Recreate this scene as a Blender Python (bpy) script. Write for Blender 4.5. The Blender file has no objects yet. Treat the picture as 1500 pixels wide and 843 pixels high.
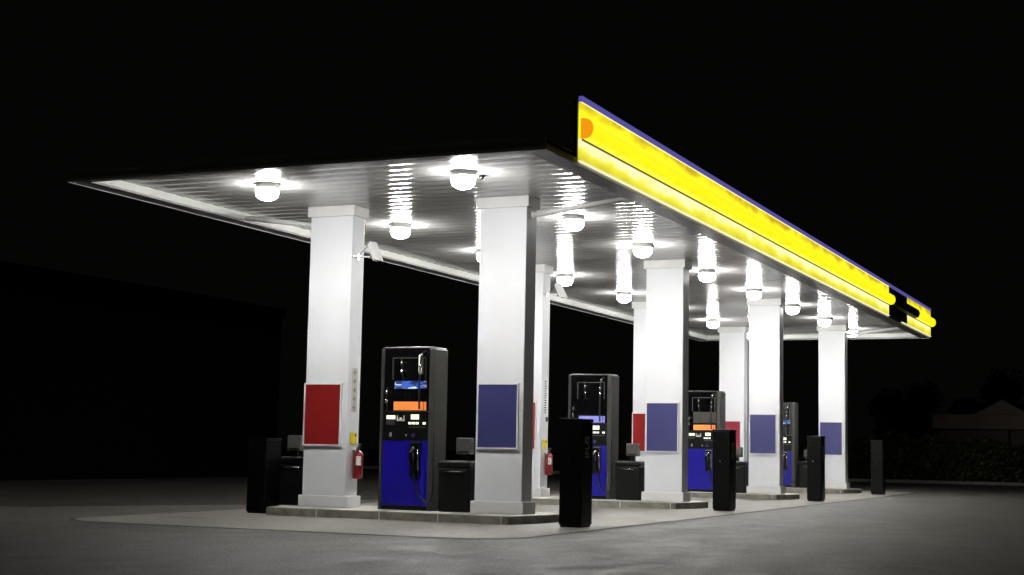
import bpy, bmesh, math, random
from mathutils import Vector, Matrix, noise
random.seed(7)
PI = math.pi
sc = bpy.context.scene
COL = sc.collection

# ------------------------------------------------------------------ camera
F, PX, PY, PZ, YAW, PIT, ROL = 2198.4, 8.2439, -18.938, 1.0012, -0.4196, 0.1074, 0.0194
fw = Vector((math.sin(YAW)*math.cos(PIT), math.cos(YAW)*math.cos(PIT), math.sin(PIT)))
r0 = Vector((math.cos(YAW), -math.sin(YAW), 0)); u0 = r0.cross(fw)
r = r0*math.cos(ROL) + u0*math.sin(ROL); u = -r0*math.sin(ROL) + u0*math.cos(ROL)
cam = bpy.data.cameras.new('camera'); co = bpy.data.objects.new('camera', cam); COL.objects.link(co)
cam.sensor_width = 36; cam.lens = F/1500*36; cam.clip_start = .1; cam.clip_end = 2000
M = Matrix((( r.x, u.x, -fw.x, PX), (r.y, u.y, -fw.y, PY), (r.z, u.z, -fw.z, PZ), (0, 0, 0, 1)))
co.matrix_world = M
sc.camera = co

# ------------------------------------------------------------------ world (night), exposure
w = bpy.data.worlds.new('World'); sc.world = w; w.use_nodes = True
bg = w.node_tree.nodes['Background']; bg.inputs[0].default_value = (1.0, 1.0, .88, 1); bg.inputs[1].default_value = .0015
sc.view_settings.view_transform = 'Standard'; sc.view_settings.look = 'None'
sc.view_settings.exposure = 0; sc.view_settings.gamma = 1
try: sc.view_settings.use_curve_mapping = False
except Exception: pass
LAMP = 180.0
SPOT = 62.0

# ------------------------------------------------------------------ materials
def mat(name, col=(.5, .5, .5), rough=.5, metal=0, spec=.5, emit=None, estr=0, noise_amt=0, nscale=5, bump=0, bscale=40, coat=0, stretch=None):
    m = bpy.data.materials.new(name); m.use_nodes = True; nt = m.node_tree; N = nt.nodes; L = nt.links
    b = N['Principled BSDF']
    b.inputs['Base Color'].default_value = (*col, 1); b.inputs['Roughness'].default_value = rough
    b.inputs['Metallic'].default_value = metal; b.inputs['Specular IOR Level'].default_value = spec
    b.inputs['Coat Weight'].default_value = coat
    if emit: b.inputs['Emission Color'].default_value = (*emit, 1); b.inputs['Emission Strength'].default_value = estr
    if noise_amt or bump:
        tc = N.new('ShaderNodeTexCoord'); mp = N.new('ShaderNodeMapping'); L.new(tc.outputs['Object'], mp.inputs[0])
        if stretch: mp.inputs['Scale'].default_value = stretch
    if noise_amt:
        n = N.new('ShaderNodeTexNoise'); n.inputs['Scale'].default_value = nscale; n.inputs['Detail'].default_value = 6
        L.new(mp.outputs[0], n.inputs[0])
        mr = N.new('ShaderNodeMapRange'); mr.inputs[1].default_value = .3; mr.inputs[2].default_value = .7
        mr.inputs[3].default_value = 1-noise_amt; mr.inputs[4].default_value = 1+noise_amt*.6
        L.new(n.outputs[0], mr.inputs[0])
        mx = N.new('ShaderNodeVectorMath'); mx.operation = 'SCALE'; mx.inputs[0].default_value = col
        L.new(mr.outputs[0], mx.inputs['Scale']); L.new(mx.outputs[0], b.inputs['Base Color'])
        m2 = N.new('ShaderNodeMapRange'); m2.inputs[3].default_value = rough*.85; m2.inputs[4].default_value = min(1, rough*1.2)
        L.new(n.outputs[0], m2.inputs[0]); L.new(m2.outputs[0], b.inputs['Roughness'])
    if bump:
        n2 = N.new('ShaderNodeTexNoise'); n2.inputs['Scale'].default_value = bscale; n2.inputs['Detail'].default_value = 4
        L.new(mp.outputs[0], n2.inputs[0]); bp = N.new('ShaderNodeBump'); bp.inputs['Strength'].default_value = bump
        bp.inputs['Distance'].default_value = .01; L.new(n2.outputs[0], bp.inputs['Height']); L.new(bp.outputs[0], b.inputs['Normal'])
    return m

def ground_mat(name, base, speck, rough, big):
    m = bpy.data.materials.new(name); m.use_nodes = True; nt = m.node_tree; N = nt.nodes; L = nt.links
    b = N['Principled BSDF']; tc = N.new('ShaderNodeTexCoord')
    def noi(scale, detail, st=(1, 1, 1), dist=0):
        mp = N.new('ShaderNodeMapping'); mp.inputs['Scale'].default_value = st; L.new(tc.outputs['Object'], mp.inputs[0])
        n = N.new('ShaderNodeTexNoise'); n.inputs['Scale'].default_value = scale; n.inputs['Detail'].default_value = detail
        n.inputs['Distortion'].default_value = dist; L.new(mp.outputs[0], n.inputs[0]); return n.outputs[0]
    def rng(s, a, c, lo=.3, hi=.7):
        mr = N.new('ShaderNodeMapRange'); mr.inputs[1].default_value = lo; mr.inputs[2].default_value = hi
        mr.inputs[3].default_value = a; mr.inputs[4].default_value = c; L.new(s, mr.inputs[0]); return mr.outputs[0]
    def mul(a, c):
        x = N.new('ShaderNodeMath'); x.operation = 'MULTIPLY'; L.new(a, x.inputs[0]); L.new(c, x.inputs[1]); return x.outputs[0]
    fine = noi(60, 4); mid = noi(2.3, 8, (1, .6, 1), .6); large = noi(.35, 4, (1, .45, 1), .8)
    mid2 = noi(22, 5)
    v = mul(mul(rng(mid2, 1-speck*.5, 1+speck*.5), rng(fine, 1, 1)), rng(noi(7, 6, (1, .5, 1), 1.2), .9, 1.08)); v = mul(v, mul(rng(fine, 1-speck, 1+speck), rng(mid, 1-big*.7, 1+big*.6))); v = mul(v, rng(large, 1-big, 1+big*.6))
    # dark oil spots / patches with a shape of their own
    vo = N.new('ShaderNodeTexVoronoi'); vo.inputs['Scale'].default_value = .55; L.new(tc.outputs['Object'], vo.inputs[0])
    v = mul(v, rng(vo.outputs['Distance'], .78, 1, .05, .25))
    mx = N.new('ShaderNodeVectorMath'); mx.operation = 'SCALE'; mx.inputs[0].default_value = base
    L.new(v, mx.inputs['Scale']); L.new(mx.outputs[0], b.inputs['Base Color'])
    L.new(rng(mid, rough-.12, rough+.1), b.inputs['Roughness'])
    bp = N.new('ShaderNodeBump'); bp.inputs['Strength'].default_value = .7; bp.inputs['Distance'].default_value = .01
    L.new(fine, bp.inputs['Height']); L.new(bp.outputs[0], b.inputs['Normal'])
    return m

M_asph = ground_mat('asphalt', (.078, .074, .063), 1.0, .66, .34)
M_conc = ground_mat('forecourt concrete', (.205, .197, .172), .2, .62, .24)
M_joint = mat('joint tar', (.02, .02, .018), .8)
M_kerb = mat('kerb concrete', (.24, .225, .19), .7, noise_amt=.35, nscale=7, bump=.4)
M_isl = mat('island top concrete', (.42, .41, .37), .6, noise_amt=.2, nscale=4, bump=.2)
M_col = mat('white cladding', (.78, .80, .83), .38, noise_amt=.012, nscale=1.1)
M_trim = mat('white trim', (.78, .78, .77), .3, noise_amt=.06, nscale=3)
M_pipe = mat('white pipe', (.88, .88, .87), .4)
M_soff = mat('soffit metal', (.46, .455, .45), .19, spec=.85, noise_amt=.07, nscale=1.5, stretch=(.3, 1, 1))
M_lip = mat('soffit edge trim', (.30, .30, .30), .35, noise_amt=.1, nscale=2)
M_inner = mat('inner fascia', (.62, .64, .60), .4, noise_amt=.08, nscale=2)
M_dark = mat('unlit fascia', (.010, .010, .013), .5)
M_fas = mat('dull grey fascia', (.55, .55, .55), .7)
M_roof = mat('roof deck', (.03, .03, .03), .8)
M_blackm = mat('black painted metal', (.0022, .0022, .0022), .3, spec=.14, noise_amt=.3, nscale=5)
M_blackp = mat('black plastic', (.004, .0045, .0045), .38, spec=.25, noise_amt=.2, nscale=9)
M_rub = mat('rubber hose', (.01, .01, .01), .5)
M_glass = mat('dark display glass', (.004, .004, .005), .06, coat=.5)
M_side = mat('grey pump side', (.05, .05, .045), .35, noise_amt=.12, nscale=6, stretch=(1, 1, .15))
M_blue = mat('blue paint', (.010, .006, .30), .3, coat=.3, noise_amt=.06, nscale=3)
M_silver = mat('silver metal', (.72, .72, .70), .25, metal=1)
M_frame = mat('white poster frame', (.8, .8, .8), .35)
M_pblue = mat('blue poster', (.045, .047, .165), .35, noise_amt=.05, nscale=3)
M_pred = mat('red poster', (.25, .012, .012), .38, noise_amt=.05, nscale=3)
M_ppink = mat('faded red poster', (.32, .03, .06), .38, noise_amt=.05, nscale=3)
M_ext = mat('red enamel', (.22, .005, .008), .22, coat=.6)
M_label = mat('paper label', (.7, .68, .6), .5)
M_yel = mat('yellow tag', (.85, .70, .03), .5)
M_ink = mat('black ink', (.03, .03, .03), .5)
M_grey = mat('grey print', (.06, .06, .055), .5)
M_letter = mat('grey lettering', (.75, .72, .62), .5)
M_hold = mat('grey towel box plastic', (.10, .10, .095), .4, noise_amt=.1, nscale=8)
M_lens = mat('lamp lens', (.9, .9, .9), .3, emit=(1, .985, .95), estr=LAMP)
_nt = M_lens.node_tree; _tc = _nt.nodes.new('ShaderNodeTexCoord'); _vm = _nt.nodes.new('ShaderNodeVectorMath'); _vm.operation = 'MULTIPLY'; _vm.inputs[1].default_value = (1, 1, 0)
_ln = _nt.nodes.new('ShaderNodeVectorMath'); _ln.operation = 'LENGTH'; _mr = _nt.nodes.new('ShaderNodeMapRange'); _mr.interpolation_type = 'SMOOTHSTEP'
_mr.inputs[1].default_value = .04; _mr.inputs[2].default_value = .15; _mr.inputs[3].default_value = LAMP*2.8; _mr.inputs[4].default_value = LAMP*.85   # bulb behind the middle of the glass
_nt.links.new(_tc.outputs['Object'], _vm.inputs[0]); _nt.links.new(_vm.outputs[0], _ln.inputs[0]); _nt.links.new(_ln.outputs['Value'], _mr.inputs[0]); _nt.links.new(_mr.outputs[0], _nt.nodes['Principled BSDF'].inputs['Emission Strength'])
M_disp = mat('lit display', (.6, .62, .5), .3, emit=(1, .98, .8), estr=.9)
M_dispo = mat('lit orange strip', (.6, .2, .06), .35, emit=(1, .24, .05), estr=.62)
M_displ = mat('lit lavender strip', (.2, .2, .5), .35, emit=(.20, .20, .62), estr=.6)
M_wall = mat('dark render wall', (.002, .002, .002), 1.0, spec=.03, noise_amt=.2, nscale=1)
M_hwall = mat('house wall', (.16, .13, .10), .8, noise_amt=.15, nscale=1)
M_hroof = mat('pale tiled roof', (.30, .23, .20), .9, noise_amt=.12, nscale=2)
M_leaf = mat('hedge leaf', (.05, .052, .015), .6, noise_amt=.5, nscale=2)
M_leaf2 = mat('tree leaf', (.007, .008, .005), .6, noise_amt=.5, nscale=1)
M_bark = mat('bark', (.05, .04, .03), .9)

def collage_mat():
    m = mat('lit picture strip', (.1, .1, .2), .3); nt = m.node_tree; N = nt.nodes; L = nt.links; b = N['Principled BSDF']
    tc = N.new('ShaderNodeTexCoord'); vo = N.new('ShaderNodeTexVoronoi'); vo.inputs['Scale'].default_value = 14
    mp = N.new('ShaderNodeMapping'); mp.inputs['Scale'].default_value = (.7, 1, 2.2)
    L.new(tc.outputs['Object'], mp.inputs[0]); L.new(mp.outputs[0], vo.inputs[0])
    cr = N.new('ShaderNodeValToRGB'); cr.color_ramp.interpolation = 'CONSTANT'
    e = cr.color_ramp.elements; e[0].color = (.01, .02, .12, 1); e[1].position = .3; e[1].color = (.05, .12, .5, 1)
    for p, c in ((.5, (.6, .75, .9, 1)), (.65, (.02, .03, .1, 1)), (.82, (.3, .3, .3, 1))):
        x = e.new(p); x.color = c
    sx = N.new('ShaderNodeSeparateColor'); L.new(vo.outputs['Color'], sx.inputs[0]); L.new(sx.outputs[0], cr.inputs[0])
    L.new(cr.outputs[0], b.inputs['Emission Color']); b.inputs['Emission Strength'].default_value = .55
    L.new(cr.outputs[0], b.inputs['Base Color'])
    return m
M_coll = collage_mat()

def sign_mat(name, zlo, zhi, stops, strength, blot=.9):
    """translucent acrylic lit from inside: fluorescent tubes run along y behind it, a little uneven"""
    m = mat(name, (.6, .5, .02), .3); nt = m.node_tree; N = nt.nodes; L = nt.links; b = N['Principled BSDF']
    tc = N.new('ShaderNodeTexCoord'); sp = N.new('ShaderNodeSeparateXYZ'); L.new(tc.outputs['Object'], sp.inputs[0])
    mp = N.new('ShaderNodeMapping'); mp.inputs['Scale'].default_value = (1, .9, 2.5); L.new(tc.outputs['Object'], mp.inputs[0])
    n = N.new('ShaderNodeTexNoise'); n.inputs['Scale'].default_value = 1.6; n.inputs['Detail'].default_value = 3; L.new(mp.outputs[0], n.inputs[0])
    mr = N.new('ShaderNodeMapRange'); mr.inputs[1].default_value = zlo; mr.inputs[2].default_value = zhi; L.new(sp.outputs[2], mr.inputs[0])
    ad = N.new('ShaderNodeMath'); ad.operation = 'MULTIPLY_ADD'; ad.inputs[1].default_value = blot; L.new(n.outputs[0], ad.inputs[0]); L.new(mr.outputs[0], ad.inputs[2])
    sb = N.new('ShaderNodeMath'); sb.operation = 'SUBTRACT'; sb.inputs[1].default_value = blot*.5; L.new(ad.outputs[0], sb.inputs[0])
    cr = N.new('ShaderNodeValToRGB'); e = cr.color_ramp.elements
    e[0].position = stops[0][0]; e[0].color = (*stops[0][1], 1); e[1].position = stops[-1][0]; e[1].color = (*stops[-1][1], 1)
    for p, c in stops[1:-1]: x = e.new(p); x.color = (*c, 1)
    L.new(sb.outputs[0], cr.inputs[0]); L.new(cr.outputs[0], b.inputs['Emission Color']); b.inputs['Emission Strength'].default_value = strength
    return m
M_sup = sign_mat('lit yellow acrylic upper', 4.92, 5.15, [(0, (1, .97, .02)), (.5, (1, .90, .02)), (1, (.55, .40, .015))], 1.0, 1.9)
M_slo = sign_mat('lit yellow acrylic lower', 4.42, 4.70, [(0, (.62, .56, .03)), (.45, (.90, .86, .07)), (.66, (1, .95, .38)), (1, (1, .95, .60))], 1.02, 1.1)
M_smo = sign_mat('lit yellow acrylic moulding', 4.70, 4.95, [(0, (.98, .86, .01)), (.35, (1, .98, .012)), (1, (1, .90, .02))], 1.0, 1.2)
M_scap = mat('lit orange end cap', (.6, .25, .01), .4, emit=(1, .36, .008), estr=.9)
M_sblue = mat('lit blue band', (.06, .06, .3), .4, emit=(.105, .09, .36), estr=.9)
M_swhite = mat('lit white edge strip', (.8, .8, .7), .4, emit=(1, .95, .62), estr=.85)

# ------------------------------------------------------------------ helpers
def prop(o, label=None, cat=None, group=None, kind=None):
    if label: o['label'] = label
    if cat: o['category'] = cat
    if group: o['group'] = group
    if kind: o['kind'] = kind
    return o
def obj(name, bm, m, parent=None, smooth=False):
    me = bpy.data.meshes.new(name); bmesh.ops.recalc_face_normals(bm, faces=bm.faces); bm.to_mesh(me); bm.free()
    for mm in (m if isinstance(m, (list, tuple)) else [m]): me.materials.append(mm)
    if smooth:
        for p in me.polygons: p.use_smooth = True
    o = bpy.data.objects.new(name, me); COL.objects.link(o)
    if parent: o.parent = parent
    return o
def empty(name, loc, label, cat, group=None, rz=0):
    o = bpy.data.objects.new(name, None); COL.objects.link(o); o.location = loc; o.rotation_euler.z = rz
    o.empty_display_size = .2
    return prop(o, label, cat, group)
def copy_tree(o, parent=None):
    c = o.copy(); COL.objects.link(c)
    if parent: c.parent = parent
    for ch in list(o.children): copy_tree(ch, c)
    return c
def nb(): return bmesh.new()
def box(bm, x0, x1, y0, y1, z0, z1, bev=0, seg=2):
    g = bmesh.ops.create_cube(bm, size=1)
    bmesh.ops.scale(bm, vec=(x1-x0, y1-y0, z1-z0), verts=g['verts'])
    bmesh.ops.translate(bm, vec=((x0+x1)/2, (y0+y1)/2, (z0+z1)/2), verts=g['verts'])
    if bev:
        es = list({e for v in g['verts'] for e in v.link_edges})
        bmesh.ops.bevel(bm, geom=es, offset=bev, segments=seg, profile=.5, affect='EDGES')
    return bm
def B(*a, **k): return box(nb(), *a, **k)
def cyl(bm, c, rad, h, axis='z', seg=24, r2=None):
    g = bmesh.ops.create_cone(bm, cap_ends=True, segments=seg, radius1=rad, radius2=rad if r2 is None else r2, depth=h)
    R = {'z': Matrix(), 'x': Matrix.Rotation(PI/2, 4, 'Y'), 'y': Matrix.Rotation(PI/2, 4, 'X')}[axis]
    bmesh.ops.transform(bm, matrix=Matrix.Translation(c) @ R, verts=g['verts']); return bm
def lathe(bm, prof, c=(0, 0, 0), seg=32):
    rings = []
    for rr, z in prof:
        rings.append([bm.verts.new((c[0]+rr*math.cos(2*PI*i/seg), c[1]+rr*math.sin(2*PI*i/seg), c[2]+z)) for i in range(seg)])
    for a, b2 in zip(rings, rings[1:]):
        for i in range(seg): bm.faces.new((a[i], a[(i+1) % seg], b2[(i+1) % seg], b2[i]))
    bm.faces.new(rings[0]); bm.faces.new(rings[-1]); return bm
def tube(bm, pts, rad, seg=10):
    pts = [Vector(p) for p in pts]; rings = []
    for i, p in enumerate(pts):
        d = (pts[min(i+1, len(pts)-1)] - pts[max(i-1, 0)]).normalized()
        a = d.orthogonal().normalized() if i == 0 else (a - d*a.dot(d)).normalized()
        b2 = d.cross(a); rings.append([bm.verts.new(p + (a*math.cos(2*PI*k/seg) + b2*math.sin(2*PI*k/seg))*rad) for k in range(seg)])
    for x, y in zip(rings, rings[1:]):
        for k in range(seg): bm.faces.new((x[k], x[(k+1) % seg], y[(k+1) % seg], y[k]))
    bm.faces.new(rings[0]); bm.faces.new(rings[-1]); return bm
def curve(pts, n=8):
    P = [Vector(p) for p in pts]; P = [P[0]] + P + [P[-1]]; out = []
    for i in range(1, len(P)-2):
        for k in range(n):
            t = k/n; a, b2, c, d = P[i-1:i+3]
            out.append(.5*((2*b2) + (-a+c)*t + (2*a-5*b2+4*c-d)*t*t + (-a+3*b2-3*c+d)*t**3))
    out.append(P[-2]); return out
def prism(bm, poly, z0, z1):
    lo = [bm.verts.new((x, y, z0)) for x, y in poly]; hi = [bm.verts.new((x, y, z1)) for x, y in poly]
    bm.faces.new(lo); bm.faces.new(hi); n = len(poly)
    for i in range(n): bm.faces.new((lo[i], lo[(i+1) % n], hi[(i+1) % n], hi[i]))
    return bm
def prism_y(bm, poly, y0, y1):   # poly in x,z
    lo = [bm.verts.new((x, y0, z)) for x, z in poly]; hi = [bm.verts.new((x, y1, z)) for x, z in poly]
    bm.faces.new(lo); bm.faces.new(hi); n = len(poly)
    for i in range(n): bm.faces.new((lo[i], lo[(i+1) % n], hi[(i+1) % n], hi[i]))
    return bm
def text_mesh(name, s, size, m, mtx, parent, ext=.002, sx=1):
    cu = bpy.data.curves.new(name, 'FONT'); cu.body = s; cu.size = size; cu.extrude = ext; cu.align_x = 'CENTER'; cu.align_y = 'CENTER'
    t = bpy.data.objects.new('tmp', cu); COL.objects.link(t)
    dg = bpy.context.evaluated_depsgraph_get(); me = bpy.data.meshes.new_from_object(t.evaluated_get(dg))
    bpy.data.objects.remove(t); me.transform(mtx @ Matrix.Diagonal((sx, 1, 1, 1))); me.materials.clear(); me.materials.append(m)
    o = bpy.data.objects.new(name, me); COL.objects.link(o); o.parent = parent; return o

# ------------------------------------------------------------------ layout constants
W, D, S, DY = .7141, .3544, 2.7764, 7.2237
CX0, CX1, CY0, CY1 = -5.05, 1.753, -3.536, 24.95      # canopy outline
ZS, ZL, ZT, ZI = 4.52, 4.387, 5.22, .12

# ------------------------------------------------------------------ ground
bm = nb(); bmesh.ops.create_grid(bm, x_segments=1, y_segments=1, size=600)
prop(obj('asphalt_ground', bm, M_asph), kind='structure')
def rounded(x0, x1, y0, y1, rr, n=6):
    out = []
    for cx, cy, a0 in ((x1-rr, y0+rr, -90), (x1-rr, y1-rr, 0), (x0+rr, y1-rr, 90), (x0+rr, y0+rr, 180)):
        for i in range(n+1):
            a = math.radians(a0+90*i/n); out.append((cx+rr*math.cos(a), cy+rr*math.sin(a)))
    return out
def wob(pl, amt, sub=.5):
    out = []
    for i in range(len(pl)):
        a = Vector(pl[i]); b2 = Vector(pl[(i+1) % len(pl)]); n = max(1, int((b2-a).length/sub))
        for k in range(n):
            p = a.lerp(b2, k/n); out.append((p.x+amt*noise.noise(Vector((p.x*.9, p.y*.9, 3))), p.y+amt*noise.noise(Vector((p.x*.9, p.y*.9, 9)))))
    return out
bm = nb(); bm.faces.new([bm.verts.new((x, y, .004)) for x, y in wob(rounded(-5.0, 1.5, -3.85, 25.2, .9), .06)])
prop(obj('forecourt_tar_joint', bm, M_joint), kind='structure')
bm = nb(); bm.faces.new([bm.verts.new((x, y, .008)) for x, y in wob(rounded(-4.93, 1.40, -3.765, 25.14, .83), .035)])
prop(obj('forecourt_slab', bm, M_conc), kind='structure')
bm = nb()
for k in range(-1, 7):
    y = 3.6*k+.0
    for x in (-1.75,):
        pass
for k in (0, 1, 2, 3, 4, 5):
    y = .9+4.6*k if k else -2.0
    bm.faces.new([bm.verts.new(p) for p in ((-4.9, y, .012), (1.42, y, .012), (1.42, y+.012, .012), (-4.9, y+.012, .012))])
prop(obj('forecourt_saw_cut', bm, M_joint), kind='structure')
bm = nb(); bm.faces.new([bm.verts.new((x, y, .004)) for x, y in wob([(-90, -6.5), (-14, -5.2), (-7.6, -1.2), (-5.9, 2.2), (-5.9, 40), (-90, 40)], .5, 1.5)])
prop(obj('dark_ground_patch', bm, ground_mat('dark brown ground', (.022, .017, .009), .5, .9, .4)), kind='structure')  # darker brown patch of ground at far left with a wavy border
def crack(pts, wd):
    pts = [Vector((x, y, 0)) for x, y in pts]; L = []; R_ = []; bm = nb()
    fine = curve(pts, 10)
    for i, p in enumerate(fine):
        d = (fine[min(i+1, len(fine)-1)]-fine[max(i-1, 0)]).normalized(); n_ = Vector((-d.y, d.x, 0)); q = p + n_*.05*noise.noise(p*2.3)
        ww = wd*(.4+abs(noise.noise(p*4)))*min(1, .15+i/6, .15+(len(fine)-1-i)/6)
        L.append(bm.verts.new((q+n_*ww).to_tuple()[:2]+(.012,))); R_.append(bm.verts.new((q-n_*ww).to_tuple()[:2]+(.012,)))
    for i in range(len(L)-1): bm.faces.new((L[i], R_[i], R_[i+1], L[i+1]))
    prop(obj('asphalt_crack', bm, M_joint), kind='structure')
crack([(4.2, 11.0), (4.9, 10.9), (5.6, 11.3), (6.6, 11.2), (7.6, 11.6)], .035)
crack([(2.6, 1.5), (3.0, 3.4), (2.9, 5.6), (3.3, 8.2)], .014)
crack([(1.9, -4.6), (2.6, -4.2), (3.4, -4.5), (4.1, -3.9)], .010)
crack([(-3.6, -4.6), (-2.4, -5.0), (-1.0, -4.8)], .009)
# far kerb and verge under the hedge
prop(obj('kerb_strip', B(-30, 60, 40.6, 40.8, 0, .13, bev=.02), M_kerb), kind='structure')
bm = nb(); box(bm, -30, 60, 40.8, 600, -.2, .10)
prop(obj('grass_verge', bm, mat('dark turf', (.035, .04, .015), .9, noise_amt=.5, nscale=3)), kind='structure')

# ------------------------------------------------------------------ canopy
can = empty('petrol_station_canopy', (CX0, CY0, 0), 'long flat canopy roof with ribbed grey metal ceiling over the pumps', 'canopy')
def P(name, bm, m, par=can, smooth=False):
    o = obj(name, bm, m, par, smooth)
    if par is can: o.matrix_parent_inverse = Matrix.Translation((-CX0, -CY0, 0))
    return o
# ribbed soffit: narrow bowed metal panels running across the canopy
pitch, seg, A = .30, 14, .0046
bm = nb(); x0, x1 = CX0+.27, CX1-.27; y0, y1 = CY0+.13, CY1-.2
n = round((y1-y0)/pitch); pitch = (y1-y0)/n; prev = None
for i in range(n):
    row = []
    tilt = random.uniform(-.0012, .0012); AA = A*random.uniform(.7, 1.25)
    for s_ in range(seg+1):
        t = s_/seg; yy = y0+(i+t)*pitch
        z = ZS + AA*math.cos(2*PI*t) - AA + tilt*(t-.5)*2 + .003
        if s_ in (0, seg): z += .004
        a = bm.verts.new((x0, yy, z)); b2 = bm.verts.new((x1, yy, z)); row.append((a, b2))
    for s_ in range(seg): bm.faces.new((row[s_][0], row[s_][1], row[s_+1][1], row[s_+1][0]))
so = P('soffit', bm, M_soff, smooth=True)
# bottom edge trim (lip) all round, inner upstand, outer angle
bm = nb()
box(bm, CX0, CX0+.27, CY0, CY1, ZL, ZL+.03); box(bm, CX1-.27, CX1, CY0, CY1, ZL, ZL+.03)
box(bm, CX0+.27, CX1-.27, CY0, CY0+.13, ZL, ZL+.03); box(bm, CX0+.27, CX1-.27, CY1-.2, CY1, ZL, ZL+.03)
P('edge_trim', bm, M_lip)
bm = nb()
box(bm, CX0+.24, CX0+.268, CY0+.1, CY1-.1, ZL+.03, ZS+.01); box(bm, CX1-.268, CX1-.24, CY0+.1, CY1-.1, ZL+.03, ZS+.01)
box(bm, CX0+.27, CX1-.27, CY0+.1, CY0+.128, ZL+.03, ZS+.01); box(bm, CX0+.27, CX1-.27, CY1-.198, CY1-.17, ZL+.03, ZS+.01)
P('inner_upstand', bm, M_inner)
bm = nb()
box(bm, CX0-.015, CX1+.015, CY0-.015, CY0-.001, ZL-.006, ZL+.035); box(bm, CX0-.015, CX1+.015, CY1+.001, CY1+.015, ZL-.006, ZL+.035)
box(bm, CX0-.015, CX0-.001, CY0, CY1, ZL-.006, ZL+.035); box(bm, CX1+.001, CX1+.015, CY0, CY1, ZL-.006, ZL+.035)
P('edge_angle', bm, M_pipe)
for nm, a in (('fascia', (CX0+.01, CX1-.01, CY0+.01, CY0+.05, ZL+.032, 4.552)), ('fascia', (CX0+.01, CX1-.01, CY1-.05, CY1-.01, ZL+.032, 4.60)),
              ('fascia', (CX0+.01, CX0+.05, CY0+.05, CY1-.05, ZL+.032, 4.552)), ('fascia', (CX1-.05, CX1-.01, -2.54, CY1-.05, ZL+.032, ZT-.02))):
    P(nm, B(*a), M_fas if a[5] == 4.552 else M_dark)
P('roof_deck', B(CX0+.1, CX1-.06, CY0+.1, CY1-.06, 4.536, 4.55), M_roof)
P('fascia', B(CX1-.05, CX1-.01, CY0+.05, -2.545, ZL+.032, 4.47), M_dark)

# ------------------------------------------------------------------ illuminated sign on the right edge
sg = empty('illuminated_sign', (CX1, -2.54, ZL), 'long yellow backlit fascia sign with blue top band along the canopy edge', 'lit sign')
def SP(name, bm, m, smooth=False):
    o = obj(name, bm, m, sg, smooth); o.matrix_parent_inverse = Matrix.Translation((-CX1, 2.54, -ZL)); return o
X = CX1+.003
def plank(y0, y1, z0, z1, t=.03, xo=0): return B(X+xo, X+xo+t, y0, y1, z0, z1)
SA, SB_, SC_, SE = -2.54, 18.2, 20.9, 24.9
SP('upper_panel', plank(SA, SB_, 4.70, 5.145), M_sup)
SP('lower_panel', plank(SA, SB_, 4.437, 4.70), M_slo)
SP('blue_band', plank(SA, SE, 5.15, ZT, .05), M_sblue)
SP('white_edge_strip', plank(SA, SB_, 4.424, 4.436, .05), M_swhite)
SP('upper_edge_strip', plank(SA, SB_, 5.1455, 5.1495, .04), M_swhite)
SP('upper_panel', plank(SC_, SE, 4.70, 5.145), M_sup)
SP('lower_panel', plank(SC_, SE, 4.437, 4.70), M_slo)
SP('white_edge_strip', plank(SB_+1.9, SE, 4.424, 4.436, .05), M_swhite)
SP('unlit_panel', plank(SB_+.002, SC_-.002, 4.437, 5.145, .028), M_dark)
def mould(y0, y1):
    poly = [(X+.031, 4.70)] + [(X+.031+.15*math.cos(a)**.6 if math.cos(a) > 1e-6 else X+.031, 4.825+.125*math.sin(a)) for a in [math.radians(-85+170*i/14) for i in range(15)]] + [(X+.031, 4.95)]
    return prism_y(nb(), poly, y0, y1)
SP('moulding', mould(SA+.03, SB_+.05), M_smo)
SP('end_cap', mould(SA, SA+.028), M_scap)
SP('moulding', mould(SB_+.055, 22.0), M_dark)
SP('moulding', mould(22.002, SE-.02), M_smo)
SP('underside_gasket', B(X+.031, X+.055, SA+.03, SE-.02, 4.686, 4.699), M_dark)  # thin dark strip along the underside of the moulding

# ------------------------------------------------------------------ pump islands
def island(k, label):
    y = DY*k
    t = empty('pump_island', (-1.745, y+.18, 0), label, 'island', 'raised concrete pump islands')
    yf, yb = -.83, .83; xl, xr = -2.08, 2.05
    poly = [(xl, -.25), (xl+.12, yf+.05), (xl+.3, yf), (1.74, yf), (1.83, yf+.02), (xr, .02), (xr, .45), (1.8, yb), (xl-.1, yb), (xl-.3, .7), (xl-.3, .1)]
    o = obj('kerb', prism(nb(), poly, 0, .112), M_kerb, t)
    top = [(x*.992, yy*.985) for x, yy in poly]
    bm = prism(nb(), top, .1125, .12); obj('top_slab', bm, M_isl, t)
    for xx in (-1.1, -.1, .8, 1.74): obj('kerb_joint_highlight', B(xx-.006, xx+.006, yf-.003, yf+.02, .0, .112), M_label, t)  # kerb stone joints, their white highlight put into the pale colour
    return t
ORD = ['nearest', 'second nearest', 'third nearest', 'farthest']
for k in range(4): island(k, ORD[k]+' raised concrete pump island with a low kerb, ' +
    ['in the front', 'behind the front island', 'beyond the middle bay', 'at the far end of the canopy'][k])

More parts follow.
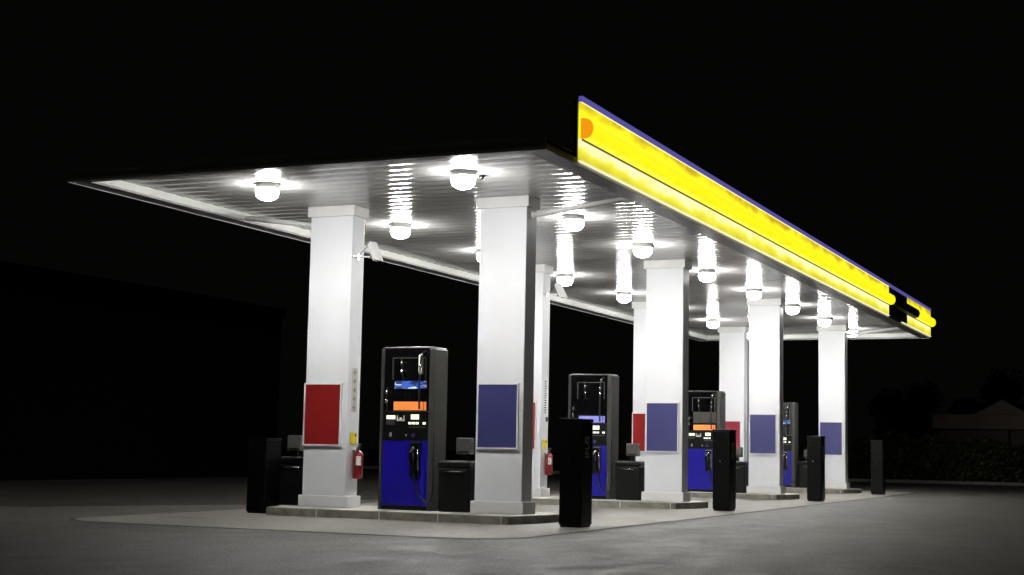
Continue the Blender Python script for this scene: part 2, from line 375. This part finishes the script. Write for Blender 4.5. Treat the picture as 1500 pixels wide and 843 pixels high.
# ------------------------------------------------------------------ columns
def column():
    t = empty('canopy_column', (0, 0, 0), '', 'column', 'white canopy columns')
    obj('shaft', B(-W/2, W/2, 0, D, 0, ZS-ZI-.005, bev=.008), M_col, t)
    p = .04
    bm = B(-W/2-p, W/2+p, -p, D+p, .002, .165, bev=.006); obj('plinth', bm, M_trim, t)
    bm = B(-W/2-p, W/2+p, -p, D+p, ZS-ZI-.155, ZS-ZI-.002, bev=.006); obj('cap', bm, M_trim, t)
    return t
c0 = column(); first = True
lab = {(0, 0): 'white canopy column with a red panel, front left, fire extinguisher on its side',
       (0, 1): 'white canopy column with a blue panel on the nearest island, front right',
       (1, 0): 'white canopy column mostly hidden behind the front right column, with extinguisher on its side',
       (1, 1): 'white canopy column with a blue panel on the second island, right of its pump',
       (2, 0): 'narrow visible white column with a red panel just left of the second blue-panel column',
       (2, 1): 'white canopy column with a blue panel on the third island, second from the right',
       (3, 0): 'white canopy column with a pinkish red panel on the farthest island',
       (3, 1): 'farthest right white canopy column with a blue panel'}
for k in range(4):
    for s_ in (0, 1):
        c = c0 if first else copy_tree(c0); first = False
        c.location = (-W/2-(S if s_ == 0 else 0), DY*k, ZI); c['label'] = lab[(k, s_)]

# posters on column fronts
def poster(m, x, y, z0, z1, wid, label, grp):
    t = empty('column_poster', (x, y-.004, z0), label, 'poster panel', grp)
    h = z1-z0; f = .022
    bm = nb()
    box(bm, -wid/2, wid/2, -.03, 0, 0, f); box(bm, -wid/2, wid/2, -.03, 0, h-f, h)
    box(bm, -wid/2, -wid/2+f, -.03, 0, f, h-f); box(bm, wid/2-f, wid/2, -.03, 0, f, h-f)
    obj('frame', bm, M_frame, t); obj('panel', B(-wid/2+f, wid/2-f, -.02, -.002, f, h-f), m, t)
    return t
names = ['the nearest right column', 'the second right column', 'the third right column', 'the farthest right column']
for k in range(4):
    poster(M_pblue, -W/2-.02, DY*k, 1.0, 1.91, .63, 'blank blue framed panel on the front of '+names[k], 'blue panels on the right columns')
for k, nm in ((0, 'plain dark red framed panel on the front left column'), (1, 'red framed panel on the second left column, mostly hidden'),
              (2, 'bright red framed panel seen as a narrow strip beside the second blue panel'), (3, 'pinkish red framed panel on the farthest left column')):
    poster(M_ppink if k == 3 else M_pred, -W/2-S-.045, DY*k, 1.0, 1.91, .63, nm, 'red panels on the left columns')

# ------------------------------------------------------------------ ceiling lamps
def lamp():
    t = empty('ceiling_lamp', (0, 0, 0), '', 'lamp', 'round lit ceiling lamps under the canopy')
    obj('housing', lathe(nb(), [(.02, .02), (.15, .02), (.16, 0), (.162, -.03), (.166, -.036), (.166, -.058), (.162, -.062), (.05, -.062)]), M_trim, t, True)
    obj('gasket', lathe(nb(), [(.150, -.0625), (.158, -.0625), (.158, -.07), (.150, -.07)]), M_blackp, t)
    obj('lens', lathe(nb(), [(.152, -.071), (.156, -.13), (.140, -.172), (.10, -.205), (.045, -.222), (.005, -.225)]), M_lens, t, True)
    ld = bpy.data.lights.new('bulb', 'SPOT'); ld.energy = SPOT; ld.spot_size = math.radians(174); ld.spot_blend = .6; ld.shadow_soft_size = .10; ld.color = (1, .985, .955)
    lo_ = bpy.data.objects.new('bulb', ld); COL.objects.link(lo_); lo_.parent = t; lo_.location = (0, 0, -.37)
    return t
LY = [-1.94, 1.88, 5.08, 8.88, 12.4, 15.9, 19.36, 22.9]
l0 = lamp(); first = True
pos = ['over the front edge', 'just behind the front columns', 'before the second island', 'just behind the second island',
       'before the third island', 'just behind the third island', 'before the farthest island', 'nearest the far end of the canopy']
for i, y in enumerate(LY):
    for x in (-3.0, -.05):
        l = l0 if first else copy_tree(l0); first = False
        l.location = (x, y, ZS-.005); l['label'] = 'lit round ceiling lamp in the %s row, %s' % ('left' if x < -1 else 'right', pos[i])
# small dark sensors beside lamps
for i, (x, y) in enumerate(((.25, -1.64), (.26, 5.2), (.27, 12.4), (.29, 19.46))):
    t = empty('ceiling_sensor', (x-.18, y, ZS-.004), 'small dark ceiling sensor beside the right row lamp ' + [pos[0], pos[2], pos[4], pos[6]][i], 'sensor', 'ceiling sensors')
    obj('mount', lathe(nb(), [(.045, 0), (.045, -.02), (.02, -.022)], seg=16), M_blackp, t)
    obj('dome', lathe(nb(), [(.035, -.022), (.033, -.04), (.02, -.055), (.004, -.06)], seg=16), M_glass, t, True)

# ------------------------------------------------------------------ drain pipes from columns up to canopy edge
def pipe(a, b2, label):
    t = empty('drain_pipe', a, label, 'pipe', 'slanting white drain pipes under the canopy')
    v = Vector(b2)-Vector(a)
    obj('tube', tube(nb(), [(0, 0, 0), tuple(v)],   .038, 12), M_pipe, t, True)
    bm = nb(); cyl(bm, (.012 if v.x > 0 else -.012, 0, 0), .055, .024, 'x'); obj('flange', bm, M_pipe, t)
pipe((.004, .2, 4.27), (1.46, .2, 4.45), 'slanting white drain pipe from the nearest right column to the sign edge')
pipe((-S-W-.004, .2, 4.27), (-4.79, .2, 4.45), 'slanting white drain pipe left of the front left column')
pipe((.004, DY*3+.2, 4.27), (1.46, DY*3+.2, 4.43), 'slanting white drain pipe right of the farthest right column')
bm = nb(); cyl(bm, (0, 0, 0), .09, .18, 'z', 16)

# ------------------------------------------------------------------ fuel dispensers
def pump(strip_hi, strip_lo, label):
    t = empty('fuel_dispenser', (0, 0, 0), label, 'fuel pump', 'fuel dispensers on the islands')
    hw, fy, by, H = .43, -.21, .21, 2.30
    def sideprof(x0, x1): return prism_x(x0, x1)
    for x0, x1 in ((-hw, -hw+.05), (hw-.085, hw)):
        o = obj('side_panel', B(x0, x1, fy, by, .0, H-.02, bev=.012), M_side, t)
    obj('top_cap', B(-hw+.02, hw-.02, fy+.01, by-.01, H-.018, H+.004, bev=.008), M_side, t)
    obj('base', B(-hw+.052, hw-.087, fy+.02, by-.02, 0, .06), M_blackp, t)
    for sgn in (-1,):
        o = obj('lower_cabinet', B(-hw+.052, hw-.087, fy+.012, by-.012, .062, .975, bev=.006), M_blue, t)
        bm = nb(); box(bm, .30, .304, fy+.008, fy+.0125, .12, .92); obj('cabinet_seam', bm, M_blackp, o)
    obj('console', B(-hw+.052, hw-.087, fy+.004, by-.004, .977, 1.392, bev=.006), M_blackp, t)
    obj('upper_screen', B(-hw+.052, hw-.087, fy+.018, by-.018, 1.394, H-.022), M_glass, t)
    # recessed window frame in the upper screen
    bm = nb(); box(bm, -.25, -.235, fy+.006, fy+.0175, 1.84, 2.15); box(bm, .275, .29, fy+.006, fy+.0175, 1.84, 2.15)
    box(bm, -.235, .275, fy+.006, fy+.0175, 2.14, 2.155); obj('window_trim', bm, M_side, t)
    f = fy+.003
    if strip_lo:
        o = obj('price_strip', B(-.21, .30, f-.004, f+.014, 1.405, 1.525), strip_lo, t)
        bm = nb(); box(bm, .265, .272, f-.006, f-.0045, 1.405, 1.525); obj('strip_divider', bm, M_blackp, o)
    if strip_hi: obj('picture_strip', B(-.20, .30, f-.004, f+.014, 1.71, 1.82), strip_hi, t)
    # console fittings (front face at y = fy+.004)
    g = fy-.001
    o = obj('display', B(-.32, -.18, g-.004, g+.0045, 1.275, 1.33, bev=.003), M_disp, t)
    bm = nb()
    for i in range(3):
        for j in range(4): box(bm, -.325+j*.036, -.298+j*.036, g-.003, g+.0045, 1.20+i*.022, 1.214+i*.022)
    obj('keypad', bm, M_hold, t)
    bm = nb(); box(bm, -.15, -.03, g-.012, g+.0045, 1.25, 1.275); box(bm, -.15, -.135, g-.012, g+.0045, 1.275, 1.33); box(bm, -.045, -.03, g-.012, g+.0045, 1.275, 1.33)
    box(bm, -.105, -.075, g-.01, g+.0045, 1.278, 1.30)
    obj('card_reader', bm, M_label, t)
    o = obj('display', B(.07, .20, g-.004, g+.0045, 1.275, 1.345, bev=.003), M_disp, t)
    for i in range(3): obj('button', B(.035+i*.057, .082+i*.057, g-.006, g+.0045, 1.205, 1.238, bev=.004), M_disp, t)
    obj('button', B(.26, .31, g-.006, g+.0045, 1.205, 1.238, bev=.004), M_disp, t)
    obj('receipt_slot', B(.04, .31, g-.008, g+.0045, 1.160, 1.172), M_hold, t)
    text_mesh('grade_mark', '8', .085, M_label, Matrix.Translation((-.25, g+.002, 1.055)) @ Matrix.Rotation(PI/2, 4, 'X'), t)
    text_mesh('grade_mark', 'v', .07, M_label, Matrix.Translation((.0, g+.002, 1.055)) @ Matrix.Rotation(PI/2, 4, 'X'), t)
    bm = nb(); cyl(bm, (.11, g+.001, 1.05), .03, .008, 'y', 20); obj('grade_mark', bm, M_pblue, t)
    # nozzle in holster on the blue door
    h = empty('nozzle_holster', (0, 0, 0), None, None); h.parent = t
    bpy.data.objects.remove(h)
    fb = fy+.0115
    bm = nb(); box(bm, .075, .24, fb-.03, fb, .47, .96, bev=.012); hol = obj('nozzle_holster', bm, M_blackp, t)
    obj('holster_rim', B(.085, .23, fb-.04, fb-.0305, .935, .955), M_silver, hol)
    obj('holster_rim', B(.222, .230, fb-.036, fb-.0305, .50, .93), M_silver, hol)
    obj('holster_rim', B(.085, .092, fb-.036, fb-.0305, .66, .93), M_silver, hol)
    nz = nb()
    tube(nz, curve([(.16, fb-.05, .90), (.155, fb-.06, .78), (.165, fb-.055, .66), (.175, fb-.04, .55)]), .02, 10)
    tube(nz, curve([(.15, fb-.06, .83), (.11, fb-.075, .82), (.085, fb-.07, .76), (.10, fb-.055, .66), (.15, fb-.05, .60)]), .009, 8)
    obj('nozzle', nz, M_blackp, t, True)
    sp = nb(); tube(sp, curve([(.16, fb-.05, .88), (.13, fb-.06, .855), (.10, fb-.06, .82)]), .026, 10); tube(sp, curve([(.155, fb-.083, .80), (.16, fb-.08, .72)]), .008, 8); tube(sp, [(.205, fb-.045, .86), (.215, fb-.045, .56)], .006, 8)
    obj('spout', sp, M_silver, t, True)
    # hoses with metal clips on the upper part
    def hose(pts, clips, rad=.014):
        o = obj('hose', tube(nb(), curve(pts), rad, 8), M_rub, t, True)
        for c in clips:
            b3 = nb(); cyl(b3, c, .019, .05, 'z', 12); obj('hose_clip', b3, M_silver, o, True)
    hose([(.27, fy+.02, 2.24), (.245, fy-.045, 2.19), (.225, fy-.05, 2.0), (.22, fy-.05, 1.7), (.225, fy-.05, 1.42)],
         [(.243, fy-.045, 2.18), (.226, fy-.05, 2.03), (.223, fy-.05, 1.93)])
    hose([(-.10, fy+.02, 2.16), (-.085, fy-.03, 2.10), (-.08, fy-.03, 1.98), (-.08, fy+.02, 1.84)], [(-.083, fy-.03, 2.07), (-.08, fy-.03, 1.95)], .011)
    hose([(-.315, fy+.02, 1.72), (-.31, fy-.03, 1.68), (-.31, fy-.03, 1.52), (-.31, fy+.0, 1.40)], [(-.31, fy-.03, 1.66), (-.31, fy-.03, 1.53)], .011)
    # hanging hose loop at the right side
    obj('hose', tube(nb(), curve([(.16, fb-.045, .50), (.24, fb-.06, .25), (.36, fb-.05, .12), (.44, fb-.03, .22), (.445, fb-.02, .7), (.44, fb-.01, 1.1)]), .013, 8), M_rub, t, True)
    return t
specs = [(M_coll, M_dispo, 'tall black fuel dispenser with blue cabinet on the nearest island, between two columns'),
         (None, M_displ, 'fuel dispenser with a lavender lit strip, second from the front'),
         (None, M_dispo, 'fuel dispenser with an orange lit strip, third island, left of a black pillar'),
         (M_coll, None, 'farthest fuel dispenser, a narrow slice with white displays beside the second right-hand column')]
for k, (a, b2, lb) in enumerate(specs):
    p = pump(a, b2, lb)
    if k == 0: obj('glass_reflection_bar', B(.185, .215, -.235, -.195, 1.92, 2.19, bev=.006), M_disp, p)  # glowing bar added to stand for a bright reflection in the upper glass
    if k == 2: obj('lower_screen', B(-.22, .32, -.197, -.190, 1.56, 1.82, bev=.002), M_side, p)
    p = p; p.location = (-1.79, DY*k+.18, ZI)

# ------------------------------------------------------------------ litter bins with towel boxes behind
def bin_(label):
    t = empty('litter_bin', (0, 0, 0), label, 'bin', 'black litter bins on the islands')
    obj('body', B(-.235, .235, -.22, .22, 0, .61, bev=.02), M_blackp, t)
    obj('lid', B(-.248, .248, -.235, .235, .612, .70, bev=.022), M_blackp, t)
    obj('lid_plate', B(-.2, .2, -.19, .19, .7005, .708, bev=.003), M_hold, t)
    obj('handle', tube(nb(), [(-.13, -.242, .56), (.13, -.242, .56)], .008, 8), M_silver, t, True)
    return t
def towel(label):
    t = empty('towel_dispenser', (0, 0, 0), label, 'dispenser', 'grey towel boxes behind the bins')
    obj('post', B(-.04, .04, -.03, .03, 0, .80), M_blackp, t)
    obj('box', B(-.115, .115, -.07, .07, .80, 1.03, bev=.015), M_hold, t)
    bm = nb(); box(bm, -.08, .08, -.074, -.0705, .82, .84); obj('slot', bm, M_blackp, t)
    return t
LBX = -3.98
b0 = bin_(''); t0 = towel('')
bl = [(-1.02, .18, 0, 'black litter bin between the nearest pump and the front right column'), (-1.02, .18, 1, 'black litter bin between the second pump and the second blue-panel column'),
      (-1.02, .18, 2, 'black litter bin beside the third pump, in front of the pinkish panel column'), (-1.02, .18, 3, 'black litter bin beside the farthest pump, behind the third right column'),
      (-3.58, .83, 0, 'black litter bin tucked behind the front left column')]
tl = ['grey towel box behind the nearest bin', 'small grey towel box above the second bin', 'grey towel box behind the third bin', 'grey towel box behind the farthest bin',
      'grey towel box on a post just left of the red panel column']
for i, (x, y, k, lb) in enumerate(bl):
    b3 = b0 if i == 0 else copy_tree(b0); b3.location = (x, DY*k+y, ZI); b3['label'] = lb
    b4 = t0 if i == 0 else copy_tree(t0); b4.location = (x-.12+(.03 if i < 4 else 0), DY*k+y+(.32 if i < 4 else -.02), ZI if i < 4 else ZI+.0); b4['label'] = tl[i]
    if i == 4: b3.location = (LBX+.24, .32, ZI); b4.location = (-4.02, .64, ZI)

# ------------------------------------------------------------------ black service pillars with lettering
def pillar():
    t = empty('service_pillar', (0, 0, 0), '', 'service pillar', 'black service pillars beside the islands')
    obj('cabinet', B(-.155, .155, -.2, .2, .03, 1.37, bev=.008), M_blackm, t)
    obj('base_plate', B(-.14, .14, -.18, .18, 0, .029), M_blackm, t)
    obj('lid', B(-.162, .162, -.207, .207, 1.372, 1.41, bev=.006), M_blackm, t)
    bm = nb(); box(bm, -.12, .12, -.2035, -.2005, .1, .88); obj('door', bm, M_blackm, t)
    bm = nb(); cyl(bm, (-.02, -.206, .86), .012, .006, 'y', 12); obj('lock', bm, M_silver, t)
    for x, z in ((-.1, 1.22), (.1, 1.28)):
        bm = nb(); cyl(bm, (x, -.203, z), .006, .006, 'y', 8); obj('screw', bm, M_hold, t)
    bm = nb(); box(bm, .1555, .158, -.14, .14, .12, .34); obj('side_vent', bm, M_blackm, t)
    R = Matrix.Translation((.1565, 0.0, 1.04)) @ Matrix.Rotation(PI/2, 4, 'Z') @ Matrix.Rotation(PI/2, 4, 'X') @ Matrix.Rotation(PI/2, 4, 'Z')
    text_mesh('lettering', 'IFLG', .19, M_letter, R, t, .0015, .80)
    return t
p0 = pillar()
pl = [(.945, -.39, 0, 'black service pillar in front, right of the nearest island, letters on its side'), (.90, -.40, 1, 'black service pillar right of the second island'),
      (.90, -.37, 2, 'black service pillar right of the third island with a white lock'), (.94, -.40, 3, 'dark service pillar beyond the farthest column, standing alone at the right'),
      (-4.08, -.12, 0, 'lower dark service pillar without lettering, left of the nearest island, beside its kerb end')]
for i, (x, y, k, lb) in enumerate(pl):
    q = p0 if i == 0 else copy_tree(p0); q.location = (x, DY*k+y, .008); q['label'] = lb
    if i == 4:
        q.scale = (1, 1, .77)
        for ch in list(q.children):
            if ch.name.startswith('lettering'): bpy.data.objects.remove(ch)
# ------------------------------------------------------------------ extinguishers, tags, cameras, stickers
XC = -S      # right side face of the left columns
def exting():
    t = empty('fire_extinguisher', (0, 0, 0), '', 'extinguisher', 'red fire extinguishers on the left columns')
    obj('cylinder', lathe(nb(), [(.02, 0), (.07, .005), (.078, .02), (.078, .33), (.07, .37), (.045, .40), (.022, .41), (.02, .43)], (.09, 0, 0), 24), M_ext, t, True)
    bm = nb()
    for i in range(9):
        pass
    seg_ = [math.radians(a) for a in range(-95, -19, 10)]
    vs = [(bm.verts.new((.09+.0795*math.cos(a), .0795*math.sin(a), .20)), bm.verts.new((.09+.0795*math.cos(a), .0795*math.sin(a), .33))) for a in seg_]
    for a, b2 in zip(vs, vs[1:]): bm.faces.new((a[0], b2[0], b2[1], a[1]))
    obj('label', bm, M_label, t)
    bm = nb(); cyl(bm, (.09, 0, .445), .022, .04, 'z', 12); box(bm, .05, .13, -.012, .012, .46, .475, bev=.003); box(bm, .05, .14, -.012, .012, .492, .505, bev=.003)
    obj('valve', bm, M_silver, t)
    obj('hose', tube(nb(), curve([(.09, -.02, .45), (.10, -.07, .43), (.105, -.095, .33), (.10, -.095, .18), (.10, -.085, .10)]), .009, 8), M_rub, t, True)
    bm = nb(); box(bm, .001, .02, -.03, .03, .1, .42); box(bm, .001, .03, -.05, .05, .30, .315); obj('wall_bracket', bm, M_silver, t)
    return t
e0 = exting()
for i, (y, lb) in enumerate(((.19, 'red fire extinguisher on the side of the front left column'), (DY+.19, 'red fire extinguisher seen right of the nearest blue-panel column'))):
    e = e0 if i == 0 else copy_tree(e0); e.location = (XC+.002, y, .53); e['label'] = lb
    t = empty('yellow_tag', (XC+.003, y, 1.03), 'yellow warning tag above the ' + ('front left' if i == 0 else 'second') + ' fire extinguisher', 'tag', 'yellow tags above the extinguishers')
    obj('plate', B(0, .012, -.09, .09, 0, .17, bev=.003), M_yel, t)
    bm = nb(); cyl(bm, (.0135, .045, .13), .02, .003, 'x', 16); obj('symbol', bm, M_ink, t)
# warning decal strip with four round symbols
t = empty('warning_sticker', (XC+.002, .18, 1.50), 'strip of round prohibition symbols on the front left column side', 'sticker')
obj('sheet', B(0, .003, -.085, .085, 0, .64), M_label, t)
for i in range(5):
    z = .06+.128*i
    bm = nb()
    for rr in (.048,):
        for j in range(24):
            a, b2 = 2*PI*j/24, 2*PI*(j+1)/24
            q = [(rr*math.cos(a), rr*math.sin(a)), (rr*math.cos(b2), rr*math.sin(b2)), (rr*.8*math.cos(b2), rr*.8*math.sin(b2)), (rr*.8*math.cos(a), rr*.8*math.sin(a))]
            bm.faces.new([bm.verts.new((.0045, y, z+zz)) for y, zz in q])
    bmesh.ops.remove_doubles(bm, verts=bm.verts, dist=1e-5)
    box(bm, .0032, .0046, -.03, .03, z-.005, z+.005)
    box(bm, .0032, .0048, -.012, .012, z-.025, z+.025)
    obj('symbol', bm, M_grey, t)
    bm = nb()
    for a in ((-.066, .066, z-.062, z-.059), (-.066, .066, z+.059, z+.062)): box(bm, .0032, .0044, a[0], a[1], a[2], a[3])
    box(bm, .0032, .0044, -.066, -.063, z-.058, z+.058); box(bm, .0032, .0044, .063, .066, z-.058, z+.058)
    obj('symbol_frame', bm, M_grey, t)
t = empty('warning_sticker', (XC+.002, DY+.2, 1.62), 'narrow vertical printed sticker with a black dot on the half hidden second left column', 'sticker')
bm = nb()
for j in range(14): box(bm, 0, .002, -.05, .05 if j % 3 else .02, .08+j*.045, .10+j*.045)
obj('print', bm, M_grey, t)
bm = nb(); cyl(bm, (.004, .07, -.04), .05, .008, 'x', 20); obj('dot', bm, M_ink, t)

def cctv(label):
    t = empty('security_camera', (0, 0, 0), label, 'camera', 'white security cameras on the left columns')
    bm = nb(); cyl(bm, (.01, 0, 0), .05, .02, 'x', 16); box(bm, -.0, .012, -.16, .02, -.012, .012); obj('wall_mount', bm, M_silver, t)
    obj('arm', tube(nb(), [(.02, 0, 0), (.24, 0, 0)], .014, 10), M_pipe, t, True)
    bm = nb(); box(bm, -.055, .055, -.19, .17, -.045, .045, bev=.012); cyl(bm, (0, -.195, 0), .035, .02, 'y', 16)
    hou = obj('housing', bm, M_pipe, t); hou.location = (.31, .0, .09); hou.rotation_euler = Vector((.50, -.30, -.80)).to_track_quat('-Y', 'Z').to_euler()
    bm = nb(); box(bm, -.07, .07, -.25, .15, .047, .056, bev=.003); obj('sunshield', bm, M_pipe, hou)
    bm = nb(); cyl(bm, (0, -.2062, 0), .026, .002, 'y', 16); obj('lens_glass', bm, M_glass, hou)
    obj('cable', tube(nb(), curve([(.03, .01, .03), (.10, .02, .10), (.18, .02, .17), (.27, .02, .18)]), .005, 6), M_rub, t, True)
    return t
k0 = cctv('white security camera on an arm from the front left column'); k0.location = (XC+.002, .15, 3.77); k0.scale = (.9, .9, .9)
k1 = copy_tree(k0); k1.location = (XC+.002, DY+.15, 3.95); k1['label'] = 'white security camera on an arm from the half hidden second left column'
k1.rotation_euler.z = 0

# ------------------------------------------------------------------ dark building at left
bt = empty('dark_building', (-18.1, 22, 0), 'black unlit building silhouette in the dark at far left', 'building')
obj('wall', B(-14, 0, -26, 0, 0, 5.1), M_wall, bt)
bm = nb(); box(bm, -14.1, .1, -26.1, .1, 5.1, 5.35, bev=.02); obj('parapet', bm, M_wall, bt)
# ------------------------------------------------------------------ house beyond the hedge
ht = empty('distant_house', (0, 52, .1), 'low pale roofed building beyond the hedge at far right', 'house')
obj('wall', B(-1.5, 12, 0, 7, 0, 2.2), M_hwall, ht)
obj('roof', B(-2.1, 12.5, -.6, 7.5, 2.2, 2.88, bev=.05), M_hroof, ht)
bm = nb(); prism_y(bm, [(-.25, 2.885), (2.1, 2.885), (1.45, 3.25), (.97, 3.55), (.55, 3.3)], -.62, 3); obj('gable', bm, M_hroof, ht)
obj('porch', B(-.05, 1.2, -.55, -.003, 0, 2.19), M_hwall, ht)
for x in (2.5, 5.5, 8.5):
    wn = obj('window', B(x, x+1.2, -.02, .0-.003, .9, 1.8), M_frame, ht); obj('pane', B(x+.08, x+1.12, -.03, -.0205, .98, 1.72), M_glass, wn)

# ------------------------------------------------------------------ hedge and trees
def leaves(bm, n, gen, size, jit=.5):
    for _ in range(n):
        c = gen()
        if c is None: continue
        s_ = size*random.uniform(.6, 1.4)
        a = Vector((random.gauss(0, 1), random.gauss(0, 1), random.gauss(0, 1))).normalized(); b2 = a.orthogonal().normalized(); q = a.cross(b2)
        bm.faces.new([bm.verts.new(Vector(c)+v) for v in (b2*s_, q*s_*.6, -b2*s_, -q*s_*.6)])
def hgen():
    x = random.uniform(-6, 26); top = 1.55 + .28*noise.noise(Vector((x*.5, 0, 0))) + .18*noise.noise(Vector((x*1.9, 4, 0))) + (.25 if -2.6 < x < -.3 else 0)
    z = random.random()**.7*top; y = random.uniform(-.5, .5)*(1-.3*z/top)
    return (x, y, z)
hd = empty('hedge', (0, 42.2, .1), 'dim green hedge along the kerb at the far right', 'hedge')
bm = nb(); leaves(bm, 26000, hgen, .09); obj('foliage', bm, M_leaf, hd)
bm = nb()
for i in range(40): tube(bm, [(-5.8+i*.8, 0, 0), (-5.8+i*.8+random.uniform(-.2, .2), 0, 1.2)], .02, 5)
obj('stem', bm, M_bark, hd)
def tree(x, y, h, rad, label):
    t = empty('tree', (x, y, .1), label, 'tree', 'dark trees behind the house')
    bm = nb(); tube(bm, [(0, 0, 0), (.05, 0, h*.3), (0, .1, h*.7)], .14, 8)
    cl = []
    for i in range(11):
        a = random.uniform(0, 2*PI); rr = rad*random.uniform(.2, .75); z = h*random.uniform(.38, .85)
        c = (rr*math.cos(a), rr*math.sin(a), z); cl.append((c, rad*random.uniform(.3, .5))); tube(bm, [(0, 0, h*.3), c], .05, 6)
    obj('trunk', bm, M_bark, t)
    def g():
        c, q = random.choice(cl); v = Vector((random.gauss(0, 1), random.gauss(0, 1), random.gauss(0, 1))).normalized()*q*random.random()**.4
        return (c[0]+v.x, c[1]+v.y, c[2]+v.z*.8)
    bm = nb(); leaves(bm, 3500, g, .16); obj('crown', bm, M_leaf2, t)
tree(-8.5, 86, 6.2, 3.0, 'dark tree at the left end behind the low house')
tree(-4.2, 92, 7.4, 3.2, 'tall dark tree directly behind the house roof end')
tree(.6, 88, 7.0, 3.0, 'dark tree behind the house gable')
tree(5.0, 94, 7.6, 3.2, 'dark tree at the right frame edge behind the house')
